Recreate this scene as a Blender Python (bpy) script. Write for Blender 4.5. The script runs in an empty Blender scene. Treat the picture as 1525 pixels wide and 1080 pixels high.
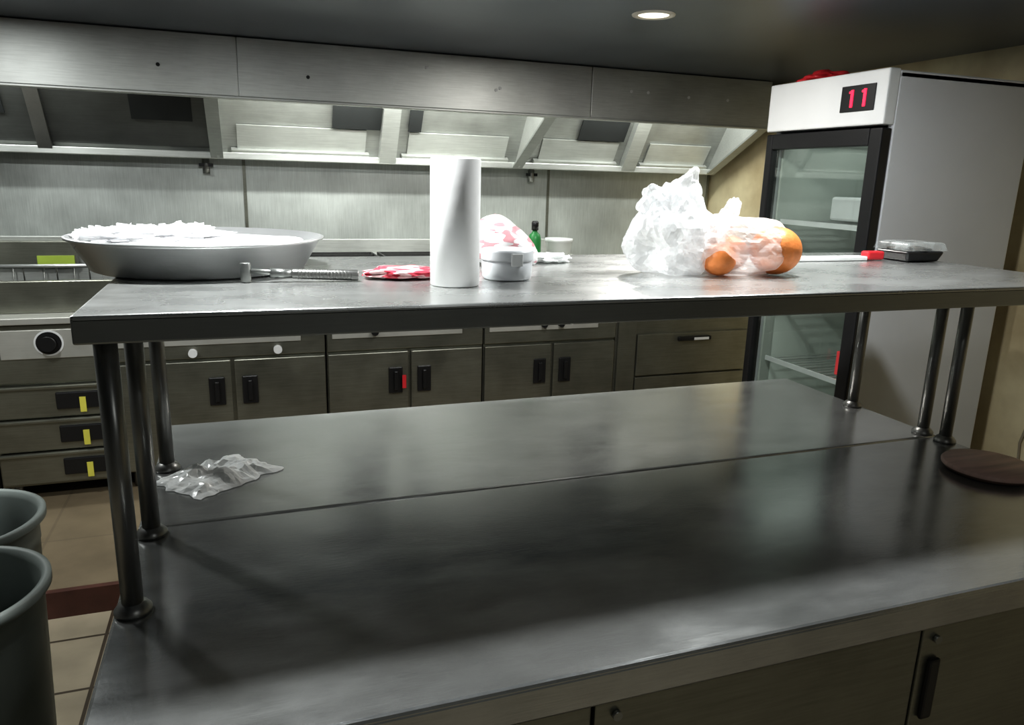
import bpy, bmesh, math, random
from mathutils import Vector, Matrix, noise
random.seed(4)
scene=bpy.context.scene
# ---------------------------------------------------------------- materials
def newmat(name):
    m=bpy.data.materials.new(name); m.use_nodes=True
    nt=m.node_tree; b=nt.nodes['Principled BSDF']; return m,nt,b
def simple(name,col,rough=.5,metal=0,noise_amt=.12,scale=6,bump=0.0,emit=None,es=0,spec=.5,sc3=(1,1,1),lo=None):
    m,nt,b=newmat(name)
    b.inputs['Roughness'].default_value=rough; b.inputs['Metallic'].default_value=metal
    b.inputs['Specular IOR Level'].default_value=spec
    tc=nt.nodes.new('ShaderNodeTexCoord'); mp=nt.nodes.new('ShaderNodeMapping')
    mp.inputs['Scale'].default_value=sc3
    nt.links.new(tc.outputs['Object'],mp.inputs[0])
    n=nt.nodes.new('ShaderNodeTexNoise'); n.inputs['Scale'].default_value=scale; n.inputs['Detail'].default_value=6
    nt.links.new(mp.outputs[0],n.inputs['Vector'])
    r=nt.nodes.new('ShaderNodeValToRGB')
    lo=lo or [max(0,c*(1-noise_amt)) for c in col]; hi=[min(1,c*(1+noise_amt)) for c in col]
    r.color_ramp.elements[0].position=.3; r.color_ramp.elements[1].position=.7
    r.color_ramp.elements[0].color=(*lo,1); r.color_ramp.elements[1].color=(*hi,1)
    nt.links.new(n.outputs['Fac'],r.inputs[0]); nt.links.new(r.outputs[0],b.inputs['Base Color'])
    if bump:
        bp=nt.nodes.new('ShaderNodeBump'); bp.inputs['Strength'].default_value=bump; bp.inputs['Distance'].default_value=.01
        nt.links.new(n.outputs['Fac'],bp.inputs['Height']); nt.links.new(bp.outputs[0],b.inputs['Normal'])
    if emit: b.inputs['Emission Color'].default_value=(*emit,1); b.inputs['Emission Strength'].default_value=es
    return m
def steel(name,col=(.55,.56,.55),r0=.22,r1=.42,metal=.9,smudge=3.0,brush=(1,40,40),dirt=.25,detail=4,bump=.04,grain=0,sm3=(1,1,1)):
    m,nt,b=newmat(name); L=nt.links.new
    b.inputs['Metallic'].default_value=metal
    tc=nt.nodes.new('ShaderNodeTexCoord')
    ms=nt.nodes.new('ShaderNodeMapping'); ms.inputs['Scale'].default_value=sm3; ms.inputs['Rotation'].default_value=(0,0,.35); L(tc.outputs['Object'],ms.inputs[0])
    n=nt.nodes.new('ShaderNodeTexNoise'); n.inputs['Scale'].default_value=smudge; n.inputs['Detail'].default_value=detail; n.inputs['Roughness'].default_value=.6
    L(ms.outputs[0],n.inputs['Vector'])
    mp=nt.nodes.new('ShaderNodeMapping'); mp.inputs['Scale'].default_value=brush; L(tc.outputs['Object'],mp.inputs[0])
    n2=nt.nodes.new('ShaderNodeTexNoise'); n2.inputs['Scale'].default_value=9; n2.inputs['Detail'].default_value=4; L(mp.outputs[0],n2.inputs['Vector'])
    mr=nt.nodes.new('ShaderNodeMapRange'); mr.inputs[1].default_value=.2; mr.inputs[2].default_value=.8; mr.inputs[3].default_value=r0; mr.inputs[4].default_value=r1
    L(n.outputs['Fac'],mr.inputs[0]); L(mr.outputs[0],b.inputs['Roughness'])
    r=nt.nodes.new('ShaderNodeValToRGB'); r.color_ramp.elements[0].position=.2; r.color_ramp.elements[1].position=.8
    r.color_ramp.elements[0].color=(*[c*(1-dirt) for c in col],1); r.color_ramp.elements[1].color=(*[min(1,c*(1+dirt*.4)) for c in col],1)
    mx=nt.nodes.new('ShaderNodeMix'); mx.data_type='FLOAT'; mx.inputs[0].default_value=.35
    L(n.outputs['Fac'],mx.inputs[2]); L(n2.outputs['Fac'],mx.inputs[3]); L(mx.outputs[0],r.inputs[0]); L(r.outputs[0],b.inputs['Base Color'])
    bp=nt.nodes.new('ShaderNodeBump'); bp.inputs['Strength'].default_value=bump; bp.inputs['Distance'].default_value=.003
    if grain:
        n3=nt.nodes.new('ShaderNodeTexNoise'); n3.inputs['Scale'].default_value=180; n3.inputs['Detail'].default_value=3; L(tc.outputs['Object'],n3.inputs['Vector'])
        ad=nt.nodes.new('ShaderNodeMath'); ad.operation='MULTIPLY_ADD'; ad.inputs[1].default_value=grain; L(n3.outputs['Fac'],ad.inputs[0]); L(n2.outputs['Fac'],ad.inputs[2]); L(ad.outputs[0],bp.inputs['Height'])
    else: L(n2.outputs['Fac'],bp.inputs['Height'])
    L(bp.outputs[0],b.inputs['Normal'])
    return m
def plastic_film(name,col=(.9,.92,.92),alpha=.55,transl=.4,var=.2,nscale=22,gl=.12):
    m=bpy.data.materials.new(name); m.use_nodes=True; nt=m.node_tree; nt.nodes.clear(); L=nt.links.new
    out=nt.nodes.new('ShaderNodeOutputMaterial')
    d=nt.nodes.new('ShaderNodeBsdfDiffuse'); d.inputs[0].default_value=(*col,1)
    t=nt.nodes.new('ShaderNodeBsdfTranslucent'); t.inputs[0].default_value=(*col,1)
    g=nt.nodes.new('ShaderNodeBsdfGlossy'); g.inputs[0].default_value=(1,1,1,1); g.inputs['Roughness'].default_value=.2
    tr=nt.nodes.new('ShaderNodeBsdfTransparent')
    m1=nt.nodes.new('ShaderNodeMixShader'); m1.inputs[0].default_value=transl; L(d.outputs[0],m1.inputs[1]); L(t.outputs[0],m1.inputs[2])
    m2=nt.nodes.new('ShaderNodeMixShader'); m2.inputs[0].default_value=gl; L(m1.outputs[0],m2.inputs[1]); L(g.outputs[0],m2.inputs[2])
    m3=nt.nodes.new('ShaderNodeMixShader'); 
    tc=nt.nodes.new('ShaderNodeTexCoord'); n=nt.nodes.new('ShaderNodeTexNoise'); n.inputs['Scale'].default_value=nscale; n.inputs['Detail'].default_value=4
    L(tc.outputs['Object'],n.inputs['Vector'])
    mr=nt.nodes.new('ShaderNodeMapRange'); mr.inputs[1].default_value=.35; mr.inputs[2].default_value=.65; mr.inputs[3].default_value=max(0,alpha-var); mr.inputs[4].default_value=min(1,alpha+var)
    L(n.outputs['Fac'],mr.inputs[0]); L(mr.outputs[0],m3.inputs[0])
    L(tr.outputs[0],m3.inputs[1]); L(m2.outputs[0],m3.inputs[2]); L(m3.outputs[0],out.inputs[0])
    return m
M_table=steel('steel_table',(.58,.59,.585),.09,.27,.78,4.5,(2,60,60),.40,8,.05,1.0,(1,2.2,1))
M_shelf=steel('steel_shelf',(.58,.59,.58),.20,.36,.82,5,(2,50,50),.32,7,.03,.5,(1,2,1))
M_post=steel('steel_post',(.28,.28,.27),.3,.42,.85,5,(20,20,1),.2)
M_lip=steel('steel_shelf_edge',(.33,.34,.33),.25,.4,.85,5,(1,30,30),.2)
M_hood=steel('steel_hood',(.62,.635,.61),.35,.5,.6,2.5,(1,20,20),.45,7)
M_hoodin=steel('steel_hood_inner',(.42,.43,.41),.3,.5,.65,5,(1,20,20),.45,7)
M_hooddk=steel('steel_dark_filter',(.13,.135,.13),.3,.5,.6,5,(1,20,20),.4)  # darker than the other hood steel
M_clad=steel('steel_cladding',(.62,.65,.625),.28,.5,.6,2.2,(30,1,1),.5,7)
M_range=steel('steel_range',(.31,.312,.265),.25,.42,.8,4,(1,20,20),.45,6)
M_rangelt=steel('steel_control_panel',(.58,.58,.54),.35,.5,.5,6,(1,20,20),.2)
M_alu=steel('aluminium',(.70,.71,.71),.28,.4,.75,6,(1,1,60),.12)
M_black=simple('black_plastic',(.015,.015,.016),.35)
M_dark=simple('dark_void',(.02,.022,.022),.7)
M_iron=simple('cast_iron',(.03,.03,.03),.6,.4,bump=.3,scale=60)
M_wall=simple('cream_wall_paint',(.80,.71,.48),.55,0,.1,3.2,.1,lo=(.50,.40,.24))
M_wallg=simple('grey_wall_paint',(.20,.205,.20),.6,0,.15,2)
M_ceil=simple('ceiling_panel',(.078,.094,.12),.3,.2,.25,1.6,0,spec=.6)
M_fridge=simple('fridge_enamel',(.64,.655,.68),.4,0,.06,2)
M_fridgew=simple('fridge_header',(.70,.715,.72),.4,0,.05,4)
M_fridgein=simple('fridge_liner',(.44,.48,.45),.5,0,.06,4)
M_paper=simple('paper_towel',(.94,.94,.94),.9,0,.01,50,.05)
M_white=simple('white_plastic',(.78,.79,.79),.4,0,.05,10)
M_tub=simple('tub_plastic',(.62,.64,.66),.35,0,.05,10)
M_card=simple('cardboard_core',(.45,.32,.2),.8)
M_red=simple('red_plastic',(.60,.03,.04),.4,0,.1,10)
M_green=simple('green_plastic',(.03,.22,.06),.35)
M_lime=simple('lime_label',(.40,.52,.08),.5)
M_yellow=simple('yellow_tag',(.75,.70,.12),.5)
M_orange=simple('orange_skin',(.84,.28,.08),.45,0,.12,40,.3)
M_wood=simple('wooden_board',(.58,.40,.34),.5,0,.2,5,.1,sc3=(1,8,1))
M_woodrim=simple('board_underside',(.22,.14,.11),.5,0,.2,5)
M_food=simple('dark_food',(.05,.04,.03),.5,0,.5,40,.8)
M_bin=simple('bin_plastic',(.24,.27,.255),.5,0,.1,6)
M_binbag=simple('bin_liner',(.02,.025,.02),.3,0,.2,12,.3)
M_brown=simple('step_edge',(.10,.04,.03),.5,0,.3,8)
M_led=simple('led_digits',(.8,.02,.05),.4,emit=(1,.02,.08),es=1.4)
M_lamp=simple('lamp_diffuser',(.9,.9,.85),.4,emit=(1,.88,.68),es=2.0)
M_tube=simple('hood_tube',(.9,.9,.9),.4,emit=(.95,1,.92),es=6)
M_rim=simple('lamp_rim',(.8,.76,.68),.4)
M_cable=simple('cable',(.35,.30,.22),.5)
M_bag=plastic_film('bag_film',(.93,.94,.95),.66,.35,.25,14)
M_clear=plastic_film('clear_film',(.95,.97,.96),.92,.08,.08,22,.05)
M_lid=plastic_film('clear_lid',(.7,.75,.75),.22,.3)
M_trayfilm=plastic_film('white_wrap',(.97,.97,.98),.95,.2,.05)
def spots(name,c1,c2,scale,pos,sc3=(1,1,1)):
    m,nt,b=newmat(name); L=nt.links.new
    tc=nt.nodes.new('ShaderNodeTexCoord'); mp=nt.nodes.new('ShaderNodeMapping'); mp.inputs['Scale'].default_value=sc3; L(tc.outputs['Object'],mp.inputs[0])
    n=nt.nodes.new('ShaderNodeTexNoise'); n.inputs['Scale'].default_value=scale; n.inputs['Detail'].default_value=1
    L(mp.outputs[0],n.inputs['Vector']); r=nt.nodes.new('ShaderNodeValToRGB'); r.color_ramp.interpolation='CONSTANT'
    r.color_ramp.elements[0].color=(*c1,1); r.color_ramp.elements[1].color=(*c2,1); r.color_ramp.elements[1].position=pos
    L(n.outputs['Fac'],r.inputs[0]); L(r.outputs[0],b.inputs['Base Color']); b.inputs['Roughness'].default_value=.3
    return m
M_packet=spots('printed_packet',(.52,.06,.09),(.66,.45,.46),34,.50,(.6,2,1))
M_sack=spots('printed_sack',(.66,.33,.36),(.80,.78,.79),20,.42,(1,1,3))
def tile_mat(name,c1,c2,grout,size=.3):
    m,nt,b=newmat(name); L=nt.links.new
    tc=nt.nodes.new('ShaderNodeTexCoord'); br=nt.nodes.new('ShaderNodeTexBrick'); br.offset=0; br.inputs['Scale'].default_value=1
    br.inputs['Brick Width'].default_value=size; br.inputs['Row Height'].default_value=size; br.inputs['Mortar Size'].default_value=.006
    br.inputs['Color1'].default_value=(*c1,1); br.inputs['Color2'].default_value=(*c2,1); br.inputs['Mortar'].default_value=(*grout,1)
    L(tc.outputs['Object'],br.inputs['Vector']); 
    n=nt.nodes.new('ShaderNodeTexNoise'); n.inputs['Scale'].default_value=5; n.inputs['Detail'].default_value=7; L(tc.outputs['Object'],n.inputs['Vector'])
    mx=nt.nodes.new('ShaderNodeMix'); mx.data_type='RGBA'; mx.blend_type='MULTIPLY'; mx.inputs[0].default_value=.6
    L(br.outputs['Color'],mx.inputs[6])
    r=nt.nodes.new('ShaderNodeValToRGB'); r.color_ramp.elements[0].color=(.5,.5,.5,1); r.color_ramp.elements[0].position=.3; r.color_ramp.elements[1].position=.7
    L(n.outputs['Fac'],r.inputs[0]); L(r.outputs[0],mx.inputs[7]); L(mx.outputs[2],b.inputs['Base Color']); b.inputs['Roughness'].default_value=.45
    return m
M_tile=tile_mat('floor_tiles',(.48,.42,.31),(.44,.38,.28),(.08,.06,.04))
M_tile2=tile_mat('platform_floor',(.24,.19,.125),(.22,.175,.115),(.19,.15,.10),.6)
def glass_mat():
    m=bpy.data.materials.new('door_glass'); m.use_nodes=True; nt=m.node_tree; nt.nodes.clear(); L=nt.links.new
    out=nt.nodes.new('ShaderNodeOutputMaterial'); g=nt.nodes.new('ShaderNodeBsdfGlossy'); g.inputs['Roughness'].default_value=.03; g.inputs[0].default_value=(.97,1,.98,1)
    t=nt.nodes.new('ShaderNodeBsdfTransparent'); t.inputs[0].default_value=(.79,.83,.80,1)
    mx=nt.nodes.new('ShaderNodeMixShader'); mx.inputs[0].default_value=.12
    L(t.outputs[0],mx.inputs[1]); L(g.outputs[0],mx.inputs[2]); L(mx.outputs[0],out.inputs[0]); return m
M_glass=glass_mat()
# ---------------------------------------------------------------- helpers
def link(ob,parent=None):
    scene.collection.objects.link(ob)
    if parent: ob.parent=parent
    return ob
def empty(name):
    e=bpy.data.objects.new(name,None); e.empty_display_size=.05; scene.collection.objects.link(e); return e
def mesh_from_bm(name,bm,mat,parent=None,smooth=False,bevel=0,seg=2):
    me=bpy.data.meshes.new(name); bm.normal_update(); bm.to_mesh(me); bm.free()
    ob=bpy.data.objects.new(name,me); 
    for mm in (mat if isinstance(mat,list) else [mat]): me.materials.append(mm)
    if smooth:
        for p in me.polygons: p.use_smooth=True
    if bevel:
        mo=ob.modifiers.new('bevel','BEVEL'); mo.width=bevel; mo.segments=seg; mo.limit_method='ANGLE'
    return link(ob,parent)
def box(name,x0,x1,y0,y1,z0,z1,mat,parent=None,bevel=0):
    bm=bmesh.new()
    bmesh.ops.create_cube(bm,size=1)
    for v in bm.verts:
        v.co=Vector(((x0+x1)/2+v.co.x*(x1-x0),(y0+y1)/2+v.co.y*(y1-y0),(z0+z1)/2+v.co.z*(z1-z0)))
    return mesh_from_bm(name,bm,mat,parent,False,bevel)
def cyl(name,p0,p1,r,mat,parent=None,r2=None,seg=32,bevel=0):
    p0=Vector(p0);p1=Vector(p1); d=p1-p0
    bm=bmesh.new(); bmesh.ops.create_cone(bm,cap_ends=True,segments=seg,radius1=r,radius2=r if r2 is None else r2,depth=d.length)
    q=Vector((0,0,1)).rotation_difference(d.normalized())
    bmesh.ops.transform(bm,matrix=Matrix.Translation((p0+p1)/2)@q.to_matrix().to_4x4(),verts=bm.verts)
    ob=mesh_from_bm(name,bm,mat,parent,False,bevel)
    for p in ob.data.polygons: p.use_smooth=len(p.vertices)==4
    return ob
def lathe(name,prof,c,mat,parent=None,seg=64,closed=False):
    bm=bmesh.new(); rings=[]
    for r,z in prof:
        rings.append([bm.verts.new((c[0]+r*math.cos(2*math.pi*i/seg),c[1]+r*math.sin(2*math.pi*i/seg),c[2]+z)) for i in range(seg)] if r>1e-6 else [bm.verts.new((c[0],c[1],c[2]+z))])
    for a,b in zip(rings,rings[1:]):
        for i in range(seg):
            j=(i+1)%seg
            if len(a)==1 and len(b)==1: continue
            if len(a)==1: bm.faces.new((a[0],b[i],b[j]))
            elif len(b)==1: bm.faces.new((a[i],a[j],b[0]))
            else: bm.faces.new((a[i],a[j],b[j],b[i]))
    bmesh.ops.recalc_face_normals(bm,faces=bm.faces)
    return mesh_from_bm(name,bm,mat,parent,True)
def poly(name,pts,thick,mat,parent=None):
    bm=bmesh.new(); a=[bm.verts.new(p) for p in pts]; b=[bm.verts.new(Vector(p)+Vector(thick)) for p in pts]
    bm.faces.new(a); bm.faces.new(b[::-1]); n=len(pts)
    for i in range(n): bm.faces.new((a[i],b[i],b[(i+1)%n],a[(i+1)%n]))
    bmesh.ops.recalc_face_normals(bm,faces=bm.faces)
    return mesh_from_bm(name,bm,mat,parent)
def tube(name,pts,r,mat,parent=None,cyclic=False):
    cu=bpy.data.curves.new(name,'CURVE'); cu.dimensions='3D'; cu.bevel_depth=r; cu.bevel_resolution=3
    sp=cu.splines.new('POLY'); sp.points.add(len(pts)-1); sp.use_cyclic_u=cyclic
    for p,q in zip(sp.points,pts): p.co=(*q,1)
    cu.materials.append(mat)
    ob=bpy.data.objects.new(name,cu); return link(ob,parent)
def crumple(name,c,rad,mat,parent=None,amp=.3,freq=6,seed=0,zmin=None,sub=5,shape=None,rot=0,smooth=True):
    bm=bmesh.new(); bmesh.ops.create_icosphere(bm,subdivisions=sub,radius=1)
    off=Vector((seed*7.3,seed*3.1,seed*1.7)); cr,sr=math.cos(rot),math.sin(rot)
    for v in bm.verts:
        n=v.co.copy()
        k=1+amp*noise.noise(n*freq*.3+off)+amp*.5*(.35-abs(noise.noise(n*freq*.6+off)))+amp*.18*(.3-abs(noise.noise(n*freq*1.4+off)))
        p=n*k
        if shape: p=shape(p)
        p=Vector((p.x*rad[0],p.y*rad[1],p.z*rad[2]))
        p=Vector((p.x*cr-p.y*sr,p.x*sr+p.y*cr,p.z))
        v.co=Vector(c)+p
        if zmin is not None and v.co.z<zmin: v.co.z=zmin
    return mesh_from_bm(name,bm,mat,parent,smooth)
# ---------------------------------------------------------------- room
TZ=.9; XL,XR,YF,YB,CZ=-1.9,3.2,-2.2,3.55,2.17
box('floor',XL,XR,YF,YB,-.05,0,M_tile)
st=empty('floor_step'); box('platform',XL,XR,1.98,YB,0,.10,M_tile2,st); box('nosing',XL,XR,1.955,1.98,0,.104,M_brown,st)
box('ceiling',XL,XR,YF,YB,CZ,CZ+.05,M_ceil)
box('wall_back',XL,XR,YB,YB+.08,-.05,CZ,M_wall)
box('wall_right',XR,XR+.08,YF,YB,-.05,CZ,M_wall)
box('wall_left',XL-.08,XL,YF,YB,-.05,CZ,M_wallg)
box('wall_front',XL,XR,YF-.08,YF,-.05,CZ,M_wallg)
cl=empty('stainless_backsplash')
xs=[-1.88,-1.2,.26,2.03,3.18]
for i in range(4):
    box('panel_%d'%i,xs[i]+.003,xs[i+1]-.003,YB-.018,YB-.001,.11,1.75,M_clad,cl,.002)
    box('seam_strip_%d'%i,xs[i+1]-.012,xs[i+1]+.004,YB-.022,YB-.016,.11,1.70,M_range,cl)
for x in (.07,1.90):
    cyl('valve_body',(x,YB-.05,1.67),(x,YB-.05,1.58),.018,M_post,cl,seg=12)
    box('valve_lever',x-.035,x+.035,YB-.065,YB-.05,1.615,1.632,M_black,cl); cyl('valve_stem',(x,YB-.018,1.64),(x,YB-.05,1.64),.01,M_post,cl,seg=12)
# ---------------------------------------------------------------- hood
hd=empty('extractor_hood'); HY=2.85; HR=3.09; HB=1.92
hx=[-1.85,.25,1.97,HR]
for i in range(3): box('fascia_%d'%i,hx[i]+.002,hx[i+1]-.002,HY,HY+.015,HB,CZ-.004,M_hood,hd,.002)
box('fascia_lip',-1.85,HR,HY-.004,HY+.05,HB-.012,HB,M_hood,hd,.003)
box('fascia_backing',-1.85,HR,HY+.016,HY+.02,HB,CZ-.004,M_hoodin,hd)
box('top_plate',-1.85,HR,HY+.02,YB-.025,CZ-.02,CZ-.004,M_hoodin,hd)
for x,z in [(-.66,2.06),(-.07,2.03),(.55,2.02),(1.45,2.02),(1.47,2.03),(2.2,2.06),(2.3,2.06),(2.55,2.05),(2.8,2.05),(-.85,2.1),(1.1,2.1)]:
    cyl('rivet',(x,HY-.003,z),(x,HY+.001,z),.008,M_dark if x<1 else M_white,hd,seg=12)
box('gutter_rail',-1.85,HR,3.36,3.43,1.655,1.69,M_hood,hd,.004)
y0,z0,y1,z1=3.40,1.69,3.12,2.10
poly('filter_bank',[(-1.85,y0,z0),(-1.85,y1,z1),(-1.85,y1+.02,z1),(-1.85,y0+.02,z0)],(HR+1.85,0,0),M_hoodin,hd)
poly('back_closure',[(-1.85,3.42,1.68),(-1.85,YB-.025,1.74),(-1.85,YB-.025,1.76),(-1.85,3.42,1.70)],(HR+1.85,0,0),M_hood,hd)
def onslope(t,off=0):
    ny,nz=-(z1-z0),-(y0-y1); l=math.hypot(ny,nz)
    return (y0+(y1-y0)*t+ny/l*off, z0+(z1-z0)*t+nz/l*off)
def slopeplate(name,xa,xb,t0,t1,o0,o1,mat):
    a=onslope(t0,o0);b=onslope(t1,o0);c=onslope(t1,o1);d=onslope(t0,o1)
    poly(name,[(xa,*a),(xa,*b),(xa,*c),(xa,*d)],(xb-xa,0,0),mat,hd)
slopeplate('filter_dark_panel',-1.82,.10,.06,.97,.002,.012,M_hooddk)
for xa,xb in [(-.24,.03),(-.95,-.76),(.70,.95),(1.10,1.17),(2.10,2.40)]:
    slopeplate('baffle_opening',xa,xb,.36,.85,.013,.02,M_dark)
slopeplate('mullion',-.66,-.60,0,1,.012,.04,M_post)
for x in (1.0,2.48): slopeplate('mullion',x-.045,x+.045,0,1,.002,.05,M_hood)
for xa,xb in [(.2,.9),(1.08,1.70),(1.86,2.40),(2.56,3.04)]:
    slopeplate('filter_frame_low',xa,xb,.02,.07,.004,.03,M_hood)
    slopeplate('filter_lower_plate',xa+.03,xb-.02,.07,.34,.004,.012,M_hood)
for x in (.13,1.76,HR-.012):
    poly('end_plate',[(x,HY+.02,HB-.005),(x,HY+.02,CZ-.025),(x,YB-.03,CZ-.025),(x,YB-.03,1.66),(x,3.36,1.66)],(.012,0,0),M_hood,hd)
    poly('end_flange',[(x-.03,HY+.02,HB-.008),(x-.03,3.37,1.655),(x-.03,3.37,1.665),(x-.03,HY+.02,HB+.006)],(.06,0,0),M_hoodin,hd)
def area(name,loc,size,sy,power,col,rot=(0,0,0),spread=math.pi,shape='RECTANGLE',parent=None):
    l=bpy.data.lights.new(name,'AREA'); l.shape=shape; l.size=size
    if shape in('RECTANGLE','ELLIPSE'): l.size_y=sy
    l.energy=power; l.color=col; l.spread=spread
    o=bpy.data.objects.new(name,l); o.location=loc; o.rotation_euler=rot; return link(o,parent)
for i,(a,b,pw) in enumerate([(.3,1.6,16),(1.9,2.95,8)]):
    cyl('lamp_tube_%d'%i,(a,2.93,2.09),(b,2.93,2.09),.013,M_tube,hd,seg=16)
    area('hood_light_%d'%i,((a+b)/2,2.95,2.06),b-a,.04,pw,(.97,1,.95),(math.radians(35),0,0),parent=hd)
area('hood_light_2',(-.9,2.95,2.06),.9,.04,6,(.95,1,.97),(math.radians(25),0,0),parent=hd)  # fill added without a tube, brightens the left of the backsplash
# ---------------------------------------------------------------- ranges
RY=2.85; RB=3.50; PZ=.10
def handle_v(x,z,par): 
    box('handle_recess',x-.036,x+.036,RY-.012,RY-.002,z-.07,z+.07,M_black,par,.03); box('handle_grip',x-.010,x+.010,RY-.026,RY-.012,z-.05,z+.05,M_black,par,.004)
def unit(name,xa,xb,split,knobs=(),tz=.955):
    e=empty(name)
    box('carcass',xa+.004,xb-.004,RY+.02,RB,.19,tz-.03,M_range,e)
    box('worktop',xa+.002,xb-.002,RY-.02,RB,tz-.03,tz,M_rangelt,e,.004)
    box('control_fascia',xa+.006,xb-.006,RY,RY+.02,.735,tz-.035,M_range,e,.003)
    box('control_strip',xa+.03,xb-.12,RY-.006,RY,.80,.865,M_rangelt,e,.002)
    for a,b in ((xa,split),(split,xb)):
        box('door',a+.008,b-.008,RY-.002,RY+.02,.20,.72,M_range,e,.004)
    for x in knobs:
        cyl('knob',(x,RY,.765),(x,RY-.03,.765),.02,M_white,e,seg=20)
    for x in (xa+.06,xb-.06):
        for y in (RY+.08,RB-.08): cyl('leg',(x,y,PZ),(x,y,.195),.02,M_post,e,seg=12)
    handle_v(split-.075,.57,e); handle_v(split+.075,.57,e)
    return e
u=unit('oven_range',-.37,.59,.15,(-.02,.36))
u=unit('oven_range',.59,1.41,1.01,())
box('red_tag',.965,.985,RY-.03,RY-.027,.53,.60,M_red,u)
cyl('knob',(.83,RY,.83),(.83,RY-.03,.83),.018,M_black,u,seg=16)
u=unit('oven_range',1.41,2.20,1.81,())
for x in (1.75,1.85): cyl('knob',(x,RY,.83),(x,RY-.03,.83),.016,M_black,u,seg=16)
e=empty('drawer_cabinet'); xa,xb=-.86,-.37
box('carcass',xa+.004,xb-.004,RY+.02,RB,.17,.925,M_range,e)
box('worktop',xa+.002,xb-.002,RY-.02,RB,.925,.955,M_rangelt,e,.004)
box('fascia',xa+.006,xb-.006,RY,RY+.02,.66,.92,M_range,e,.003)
box('control_plate',-.79,-.40,RY-.006,RY,.77,.90,M_rangelt,e,.003)
cyl('knob_skirt',(-.60,RY-.006,.84),(-.60,RY-.012,.84),.05,M_black,e,seg=32); cyl('knob',(-.60,RY-.012,.84),(-.60,RY-.045,.84),.033,M_black,e,seg=24)
cyl('knob_ring',(-.60,RY-.007,.84),(-.60,RY-.0095,.84),.058,M_white,e,seg=32)
for i in range(3):
    za=.185+i*.157
    box('drawer_%d'%i,xa+.012,xb-.012,RY-.004,RY+.02,za,za+.147,M_range,e,.004)
    box('drawer_edge',xa+.012,xb-.012,RY-.014,RY-.004,za+.132,za+.147,M_range,e,.004)
    box('pull_%d'%i,-.60,-.40,RY-.016,RY-.004,za+.035,za+.115,M_black,e,.035)
    box('pull_tag_%d'%i,-.505,-.480,RY-.022,RY-.017,za+.02,za+.09,M_yellow,e)
for x in (xa+.05,xb-.05):
    for y in (RY+.08,RB-.08): cyl('leg',(x,y,PZ),(x,y,.18),.02,M_post,e,seg=12)
e=empty('storage_cabinet'); box('carcass',-1.8,-.87,RY+.02,RB,.17,.925,M_range,e); box('worktop',-1.8,-.865,RY-.02,RB,.925,.955,M_rangelt,e,.004)
box('door',-1.34,-.88,RY,RY+.02,.19,.91,M_range,e,.004);box('door_b',-1.79,-1.35,RY,RY+.02,.19,.91,M_range,e,.004); handle_v(-.95,.30,e)
box('plinth',-1.79,-.88,RY+.05,RB,.10,.17,M_dark,e)
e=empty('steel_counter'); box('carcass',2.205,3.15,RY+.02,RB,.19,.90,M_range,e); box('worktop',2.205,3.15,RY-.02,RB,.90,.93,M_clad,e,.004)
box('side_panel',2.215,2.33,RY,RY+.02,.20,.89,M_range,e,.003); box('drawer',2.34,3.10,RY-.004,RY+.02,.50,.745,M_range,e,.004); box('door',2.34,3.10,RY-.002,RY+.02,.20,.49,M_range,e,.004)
box('drawer_pull',2.60,2.82,RY-.03,RY-.004,.70,.725,M_black,e,.006); box('label',2.70,2.80,RY-.032,RY-.030,.705,.72,M_white,e); box('plinth',2.22,3.13,RY+.05,RB,.10,.19,M_dark,e)
# hob
e=empty('gas_hob'); 
box('body',.12,2.14,RY+.1,RB-.02,.956,1.13,M_range,e,.006)
box('top_plate',.10,2.16,RY+.06,RB-.01,1.13,1.15,M_rangelt,e,.004)
for i in range(3):
    cx=.33+i*.40
    for dx in (-.18,.18): box('grate_side',cx+dx-.006,cx+dx+.006,RY+.1,RB-.08,1.15,1.172,M_iron,e)
    for j in range(5): y=RY+.10+j*.115; box('grate_bar',cx-.18,cx+.18,y,y+.012,1.158,1.172,M_iron,e)
    cyl('burner',(cx,3.1,1.15),(cx,3.1,1.165),.05,M_iron,e,seg=24)
box('flue_upstand',.12,2.14,RB-.03,RB-.012,1.15,1.24,M_hood,e,.003)
# fryer
e=empty('deep_fryer'); xa,xb=-.95,-.12
box('front_wall',xa,xb,2.95,2.98,.956,1.10,M_range,e,.004); box('back_wall',xa,xb,3.42,3.45,.956,1.26,M_hood,e,.004)
box('side_wall_l',xa,xa+.02,2.98,3.42,.956,1.12,M_hood,e); box('side_wall_r',xb-.02,xb,2.98,3.42,.956,1.12,M_hood,e)
box('basin_floor',xa+.02,xb-.02,2.98,3.42,.956,1.0,M_dark,e)
tube('basket_rail',[(xa+.05,3.0,1.16),(xb-.05,3.0,1.16),(xb-.05,3.38,1.2),(xa+.05,3.38,1.2)],.009,M_alu,e,True)
for k in range(6): tube('basket_wire',[(xa+.12+k*.13,3.0,1.16),(xa+.12+k*.13,3.02,1.03),(xa+.12+k*.13,3.36,1.03),(xa+.12+k*.13,3.38,1.2)],.003,M_post,e)
box('control_tower',xa+.02,xa+.4,3.36,3.42,1.12,1.24,M_range,e,.004); box('lime_label',-.72,-.56,3.352,3.36,1.12,1.17,M_lime,e)
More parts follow.
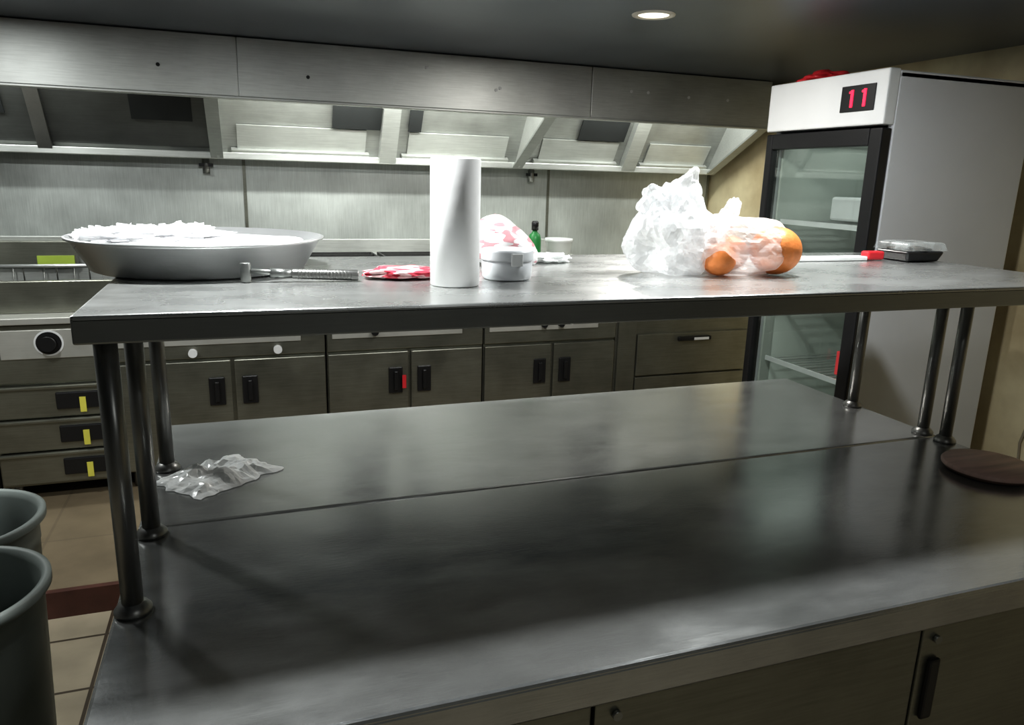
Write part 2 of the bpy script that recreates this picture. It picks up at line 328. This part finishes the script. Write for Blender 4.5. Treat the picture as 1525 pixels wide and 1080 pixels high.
# bottle & tub on hob
e=empty('green_squeeze_bottle'); hz=1.1505
lathe('body',[(0,0),(.034,0),(.036,.01),(.036,.12),(.030,.145),(.014,.16),(.014,.17),(0,.17)],(1.78,3.10,hz),M_green,e)
lathe('cap',[(0,0),(.02,0),(.02,.04),(.015,.05),(0,.05)],(1.78,3.10,hz+.17),M_black,e)
e=empty('ingredient_tub'); lathe('body',[(0,0),(.065,0),(.075,.10),(.08,.10),(.08,.12),(0,.12)],(1.95,3.15,hz),M_white,e)
# ---------------------------------------------------------------- prep tables
L_=2.124; S=.677; D=1.342
def table(name,ya,yb,front):
    e=empty(name)
    box('top',0,L_,ya,yb,TZ-.035,TZ,M_table,e,.006)
    if front: box('front_lip',0,L_,ya-.001,ya+.02,TZ-.062,TZ-.006,M_table,e,.004)
    box('side_l',.02,.04,ya+.03,yb-.01,.12,TZ-.036,M_range,e); box('side_r',L_-.04,L_-.02,ya+.03,yb-.01,.12,TZ-.036,M_range,e)
    box('bottom_shelf',.04,L_-.04,ya+.03,yb-.01,.12,.15,M_range,e); 
    if front: box('back_panel',.04,L_-.04,yb-.03,yb-.01,.15,TZ-.036,M_range,e)
    for x in (.07,L_-.07):
        for y in (ya+.08,yb-.08): cyl('leg',(x,y,0),(x,y,.12),.022,M_post,e,seg=12)
    return e
e=table('prep_table',0,S-.002,True)
ds=[.045,.70,1.37,L_-.045]
for i in range(3):
    box('door_%d'%i,ds[i]+.003,ds[i+1]-.003,.03,.05,.155,TZ-.068,M_range,e,.003)
for x in (1.405,.74):
    cyl('door_lock',(x,.03,.79),(x,.022,.79),.008,M_lip,e,seg=16)
    box('door_pull',x-.014,x+.014,.02,.03,.62,.75,M_black,e,.008)
table('prep_table',S+.002,D,False)
# ---------------------------------------------------------------- overshelf
e=empty('overshelf'); SZ=1.40; SF,SB=.30,1.035; SL,SR=0.0,2.13
box('shelf_top',SL,SR,SF,SB,SZ-.012,SZ,M_shelf,e,.004)
box('lip_front',SL,SR,SF,SF+.012,SZ-.042,SZ-.004,M_lip,e,.003); box('lip_back',SL,SR,SB-.012,SB,SZ-.042,SZ-.004,M_lip,e,.003)
box('lip_left',SL,SL+.012,SF+.012,SB-.012,SZ-.042,SZ-.004,M_lip,e,.003); box('lip_right',SR-.012,SR,SF+.012,SB-.012,SZ-.042,SZ-.004,M_lip,e,.003)
for k in range(3): box('stiffener',SL+.02,SR-.02,SF+.10+k*.22,SF+.14+k*.22,SZ-.035,SZ-.012,M_post,e)
def post(x,y,r=.0165):
    cyl('post',(x,y,TZ+.0005),(x,y,SZ-.013),r,M_post,e,seg=32)
    lathe('post_foot',[(0,0),(r*1.75,0),(r*1.75,.006),(r*1.35,.014),(r,.018)],(x,y,TZ+.0008),M_post,e,32)
for y in (.3635,.6437,.995): post(.03,y)
for y in (.318,.632,.708,.985): post(2.097,y)
# ---------------------------------------------------------------- fridge
e=empty('display_refrigerator'); fx,fX,fy,fY,fz=2.33,3.03,1.25,1.87,2.0
box('side_near',fx+.045,fX,fy,fy+.03,.06,fz-.01,M_fridge,e,.004); box('side_far',fx+.045,fX,fY-.03,fY,.06,fz-.01,M_fridge,e,.004)
box('back',fX-.03,fX,fy+.03,fY-.03,.06,fz-.01,M_fridge,e); box('top',fx+.045,fX,fy,fY,fz-.03,fz-.005,M_fridge,e,.004)
box('inner_ceiling',fx+.05,fX-.03,fy+.03,fY-.03,1.77,1.79,M_fridgein,e); box('inner_floor',fx+.05,fX-.03,fy+.03,fY-.03,.22,.24,M_fridgein,e)
box('liner_back',fX-.05,fX-.03,fy+.03,fY-.03,.24,1.77,M_fridgein,e); box('liner_far',fx+.06,fX-.05,fY-.045,fY-.03,.24,1.77,M_fridgein,e); box('liner_near',fx+.06,fX-.05,fy+.03,fy+.045,.24,1.77,M_fridgein,e)
box('header',fx-.005,fx+.045,fy,fY,1.815,fz,M_fridgew,e,.006); box('kick_panel',fx,fx+.045,fy,fY,.06,.20,M_black,e,.004)
box('display_panel',fx-.009,fx-.005,fy+.05,fy+.21,1.865,1.955,M_black,e,.002)
for yy in (1.345,1.405):
    box('led_digit',fx-.0115,fx-.009,yy-.006,yy+.006,1.88,1.94,M_led,e); box('led_serif',fx-.0115,fx-.009,yy+.006,yy+.014,1.928,1.936,M_led,e)
dz0,dz1=.22,1.805
box('door_stile_near',fx-.002,fx+.043,fy+.002,fy+.06,dz0,dz1,M_black,e,.006); box('door_stile_far',fx-.002,fx+.043,fY-.04,fY-.002,dz0,dz1,M_black,e,.006)
box('door_rail_top',fx-.002,fx+.043,fy+.06,fY-.04,dz1-.06,dz1,M_black,e,.004); box('door_rail_bottom',fx-.002,fx+.043,fy+.06,fY-.04,dz0,dz0+.07,M_black,e,.004)
bm=bmesh.new(); gx=fx+.015
bm.faces.new([bm.verts.new(p) for p in ((gx,fy+.06,dz0+.07),(gx,fy+.06,dz1-.06),(gx,fY-.04,dz1-.06),(gx,fY-.04,dz0+.07))]); mesh_from_bm('door_glass',bm,M_glass,e)
for z in (.55,.85,1.15,1.45): 
    for k in range(14): 
        y=fy+.055+k*.038; box('shelf_wire',fx+.08,fX-.06,y,y+.005,z,z+.005,M_alu,e)
    box('shelf_front',fx+.075,fx+.083,fy+.05,fY-.05,z-.008,z+.012,M_tub,e)
box('carton_a',2.46,2.56,1.40,1.46,.862,.96,M_red,e,.004); box('carton_b',2.55,2.8,1.5,1.75,1.162,1.25,M_white,e,.01); box('carton_c',2.6,2.85,1.35,1.75,1.462,1.56,M_tub,e,.01)
area('interior_lamp_top',(2.66,1.56,1.765),.5,.5,.8,(.94,1,.96),(0,0,0),parent=e)
area('interior_fill_mid',(2.44,1.56,.80),.45,.6,.35,(.94,1,.96),(0,-math.pi/2,0),parent=e)  # fill added just inside the door to light the liner
for x in (fx+.08,fX-.06):
    for y in (fy+.06,fY-.06): cyl('foot',(x,y,0),(x,y,.062),.02,M_black,e,seg=12)
crumple('red_plastic_bag',(2.47,1.72,2.018),(.09,.09,.03),M_red,None,.5,6,3,1.997,4)
# ---------------------------------------------------------------- things on the shelf
Z=SZ+.0008
e=empty('round_baking_tray'); tc=(.148,.835,Z)
lathe('pan',[(0,0),(.198,0),(.206,.003),(.238,.060),(.247,.063),(.248,.067),(.238,.068),(.204,.008),(.198,.004),(0,.004)],tc,M_alu,e,96)
crumple('plastic_wrap',(.15,.85,Z+.048),(.195,.17,.016),M_trayfilm,e,.25,8,5,None,5)
crumple('wrap_heap',(.06,.88,Z+.058),(.125,.09,.022),M_trayfilm,e,.6,14,14,None,5,None,0,False)
bm=bmesh.new(); prev=None
for i in range(91):
    t=i/90; a=math.radians(200-112*t); r=.224; x=tc[0]+r*math.cos(a); y=tc[1]+r*math.sin(a)
    zt=Z+.072+.010*noise.noise(Vector((i*.45,0,0)))+.007*random.random()
    v1=bm.verts.new((x,y-.035,Z+.05)); v2=bm.verts.new((x+.006*math.sin(i*1.9),y+.008*math.cos(i*2.3),zt)); 
    if prev: bm.faces.new((prev[0],v1,v2,prev[1]))
    prev=(v1,v2)
mesh_from_bm('wrap_frill',bm,M_trayfilm,e,False)
# paper roll
e=empty('paper_towel_roll'); pc=(.606,.515,Z); R=.0465; H=.232
lathe('paper',[(.019,0),(R-.002,0),(R,.002),(R,H-.002),(R-.002,H),(.019,H)],pc,M_paper,e,72)
lathe('core',[(.019,H),(.017,H),(.017,0),(.019,0)],pc,M_card,e,48)
# tub
e=empty('plastic_tub'); lathe('body',[(0,0),(.046,0),(.05,.004),(.052,.034),(.049,.036),(.049,.04),(.052,.042)],(.735,.585,Z),M_tub,e)
lathe('lid',[(.0535,.040),(.0535,.056),(.050,.060),(.043,.060),(.041,.056),(0,.056)],(.735,.585,Z),M_tub,e)
box('lid_latch',.725,.75,.529,.534,Z+.03,Z+.055,M_white,e,.002)
# tenderiser
e=empty('meat_tenderizer')
cyl('hammer_head',(.232,.600,Z+.0),(.232,.600,Z+.036),.0095,M_lip,e,seg=24,bevel=.002)
cyl('neck',(.242,.600,Z+.020),(.30,.598,Z+.016),.005,M_lip,e,seg=16)
cyl('collar',(.275,.598,Z+.016),(.315,.597,Z+.014),.010,M_lip,e,r2=.008,seg=24)
cyl('handle',(.313,.597,Z+.0145),(.435,.587,Z+.011),.009,M_post,e,r2=.0105,seg=24,bevel=.002)
for k in range(16): cyl('ridge_%d'%k,(.323+.0065*k,.5962-.00054*k,Z+.0142-.0002*k),(.3265+.0065*k,.5960-.00054*k,Z+.0141-.0002*k),.0098+.00004*k,M_post,e,seg=20)
crumple('snack_packet',(.532,.625,Z+.010),(.078,.048,.012),M_packet,None,.35,7,2,Z,4,None,0,False)
crumple('flour_bag',(.80,.82,Z+.052),(.082,.058,.065),M_sack,None,.14,4,9,Z,5,lambda p:Vector((p.x*(1-.35*p.z)-.25*p.z,p.y,p.z)))
crumple('crumpled_wrapper',(.94,.86,Z+.010),(.05,.03,.012),M_clear,None,.6,8,4,Z,4,None,0,False)
# carrier bag with oranges
e=empty('carrier_bag')
def s1(p):
    k=1-.18*p.z; return Vector((p.x*k-.05*p.z,p.y*k,p.z))
crumple('bag_body',(1.150,.63,Z+.090),(.096,.075,.097),M_bag,e,.34,5,11,Z,5,s1,0,False)
crumple('bag_side',(1.315,.60,Z+.062),(.140,.092,.069),M_bag,e,.18,6,17,Z,5,lambda p:Vector((p.x,p.y,p.z*(1-.10*p.x))),0,False)
crumple('bag_handle_l',(1.170,.64,Z+.178),(.040,.020,.045),M_bag,e,.45,5,21,None,4,lambda p:Vector((p.x+.45*p.z,p.y,p.z)),0,False)
crumple('bag_handle_m',(1.100,.64,Z+.158),(.035,.025,.035),M_bag,e,.45,5,33,None,4,None,0,False)
crumple('bag_handle_r',(1.290,.63,Z+.125),(.022,.018,.042),M_bag,e,.5,6,25,None,4,lambda p:Vector((p.x+.5*p.z,p.y,p.z)),0,False)
def orange(c,r,n):
    lathe(n,[(max(0,r*math.sin(math.pi*i/20)),-r*.93*math.cos(math.pi*i/20)) for i in range(21)],c,M_orange,e,40)
orange((1.375,.560,Z+.055),.058,'orange_a'); orange((1.295,.62,Z+.044),.043,'orange_b'); orange((1.225,.560,Z+.036),.038,'orange_c')
# knife
e=empty('kitchen_knife'); box('blade',1.56,1.89,.80,.835,Z,Z+.012,M_white,e,.003); box('handle',1.89,1.95,.80,.83,Z+.002,Z+.026,M_red,e,.005)
# food container
e=empty('food_container'); cx,cy=2.04,.80
bm=bmesh.new()
def ring(w,h,z): return [bm.verts.new((cx+sx*w/2,cy+sy*h/2,Z+z)) for sx,sy in((-1,-1),(1,-1),(1,1),(-1,1))]
a=ring(.115,.10,0);b=ring(.14,.12,.030)
bm.faces.new(a[::-1]); bm.faces.new(b)
for i in range(4): bm.faces.new((a[i],a[(i+1)%4],b[(i+1)%4],b[i]))
mesh_from_bm('tray_body',bm,M_black,e,False,.008,3)
crumple('food',(cx,cy,Z+.032),(.058,.048,.008),M_food,e,.4,9,3,None,4)
bm=bmesh.new(); a=ring(.15,.13,.032);b=ring(.135,.115,.054);
bm.faces.new(b)
for i in range(4): bm.faces.new((a[i],a[(i+1)%4],b[(i+1)%4],b[i]))
mesh_from_bm('clear_lid',bm,M_lid,e,False,.006,3)
# ---------------------------------------------------------------- things on the table
e=empty('round_wooden_board')
lathe('underside',[(0,0),(.088,0),(.100,.005),(.107,.013)],(2.0,.42,TZ+.0008),M_woodrim,e,72)
lathe('board',[(.107,.013),(.108,.019),(.104,.024),(0,.022)],(2.0,.42,TZ+.0008),M_wood,e,72)
bm=bmesh.new(); NX,NY=34,20; g=[]
for i in range(NX+1):
    row=[]
    for j in range(NY+1):
        u=i/NX*2-1; v=j/NY*2-1
        p=Vector((u*1.8,v*1.2,2.0))
        rid=.5-abs(noise.noise(p*1.3)); rid2=.5-abs(noise.noise(p*3.0+Vector((5,1,2))))
        env=(1-abs(u)**4)*(1-abs(v)**4)
        z=.002+env*(.008+.040*max(0,rid-.15)+.016*max(0,rid2-.1))
        x=u*.122*(1+.14*noise.noise(Vector((v*3,1,0))))+.004*noise.noise(p*5); y=v*.086*(1+.30*noise.noise(Vector((u*3,4,0))))+.004*noise.noise(p*5+Vector((9,0,0)))
        a=math.radians(42); X=.146+x*math.cos(a)-y*math.sin(a); Y=.918+x*math.sin(a)*.85+y*math.cos(a)
        row.append(bm.verts.new((X,Y,TZ+z)))
    g.append(row)
for i in range(NX):
    for j in range(NY):
        q=(g[i][j],g[i+1][j],g[i+1][j+1],g[i][j+1])
        if (i+j)%2: bm.faces.new(q[:3]); bm.faces.new((q[0],q[2],q[3]))
        else: bm.faces.new((q[0],q[1],q[3])); bm.faces.new(q[1:])
mesh_from_bm('crumpled_plastic_bag',bm,M_clear,None,False)
# ---------------------------------------------------------------- bins
def bin_(cx,cy,h,r,liner):
    e=empty('trash_bin')
    lathe('body',[(0,0.0),(r*.78,0),(r*.8,.01),(r*.93,h-.09),(r*.94,h-.085),(r*.94,h-.03),(r,h-.028),(r*1.04,h-.02),(r*1.04,h-.004),(r*1.0,h),(r*.95,h-.004),(r*.93,h-.02),(r*.9,h-.1),(r*.76,.03),(0,.03)],(cx,cy,0),M_bin,e,72)
    if liner: crumple('liner_contents',(cx-.03,cy,h-.17),(r*.78,r*.78,.07),M_binbag,e,.25,7,int(cx*10)+8,None,5)
    return e
bin_(-.49,1.22,.735,.19,True)
bin_(-.388,.79,.765,.19,True)
# ---------------------------------------------------------------- ceiling lights
def downlight(x,y,power,r=.075,col=(1,.97,.92),spread=math.pi):
    e=empty('recessed_ceiling_light')
    lathe('trim_ring',[(r*.72,-.001),(r*.78,-.006),(r,-.004),(r*1.02,-.0005)],(x,y,CZ),M_rim,e,48)
    lathe('diffuser',[(0,-.002),(r*.72,-.002)],(x,y,CZ),M_lamp,e,48)
    area('lamp',(x,y,CZ-.012),r*1.5,0,power,col,(0,0,0),spread,'DISK',e)
downlight(1.63,1.65,15)
downlight(.24,.60,21,.08,(.97,1,.99))
downlight(1.50,.60,16,.08,(.97,1,.99))
downlight(-.80,1.75,17,.09,(.97,1,.99))  # added out of view to brighten the left of the hood fascia
downlight(.9,-1.3,3.5,.09,(.97,1,.99))  # weak front fill added behind the camera, stands for no real fitting
tube('wall_cable',[(3.192,1.16,.84),(3.192,1.17,.76),(3.192,1.15,.68),(3.192,1.165,.6),(3.192,1.15,.45),(3.192,1.16,.05)],.005,M_cable)
# ---------------------------------------------------------------- world, camera
w=bpy.data.worlds.new('world'); scene.world=w; w.use_nodes=True
w.node_tree.nodes['Background'].inputs[0].default_value=(.5,.55,.6,1); w.node_tree.nodes['Background'].inputs[1].default_value=.05
f,yaw,pit,rol=1108.2336,0.3482,0.2428,0.0280
F=Vector((math.sin(yaw)*math.cos(pit),math.cos(yaw)*math.cos(pit),-math.sin(pit)))
Rv=Vector((math.cos(yaw),-math.sin(yaw),0)); U=Rv.cross(F); c,s=math.cos(rol),math.sin(rol)
Rv,U=c*Rv+s*U,-s*Rv+c*U
cam=bpy.data.cameras.new('camera'); co=bpy.data.objects.new('camera',cam); scene.collection.objects.link(co)
cam.sensor_width=36; cam.lens=f*36/1525; cam.clip_start=.05
co.matrix_world=Matrix(((Rv.x,U.x,-F.x,.231),(Rv.y,U.y,-F.y,-.85),(Rv.z,U.z,-F.z,1.6),(0,0,0,1)))
scene.camera=co
scene.view_settings.view_transform='Standard'
try: scene.view_settings.look='Medium High Contrast'
except Exception: pass
scene.view_settings.exposure=-.10
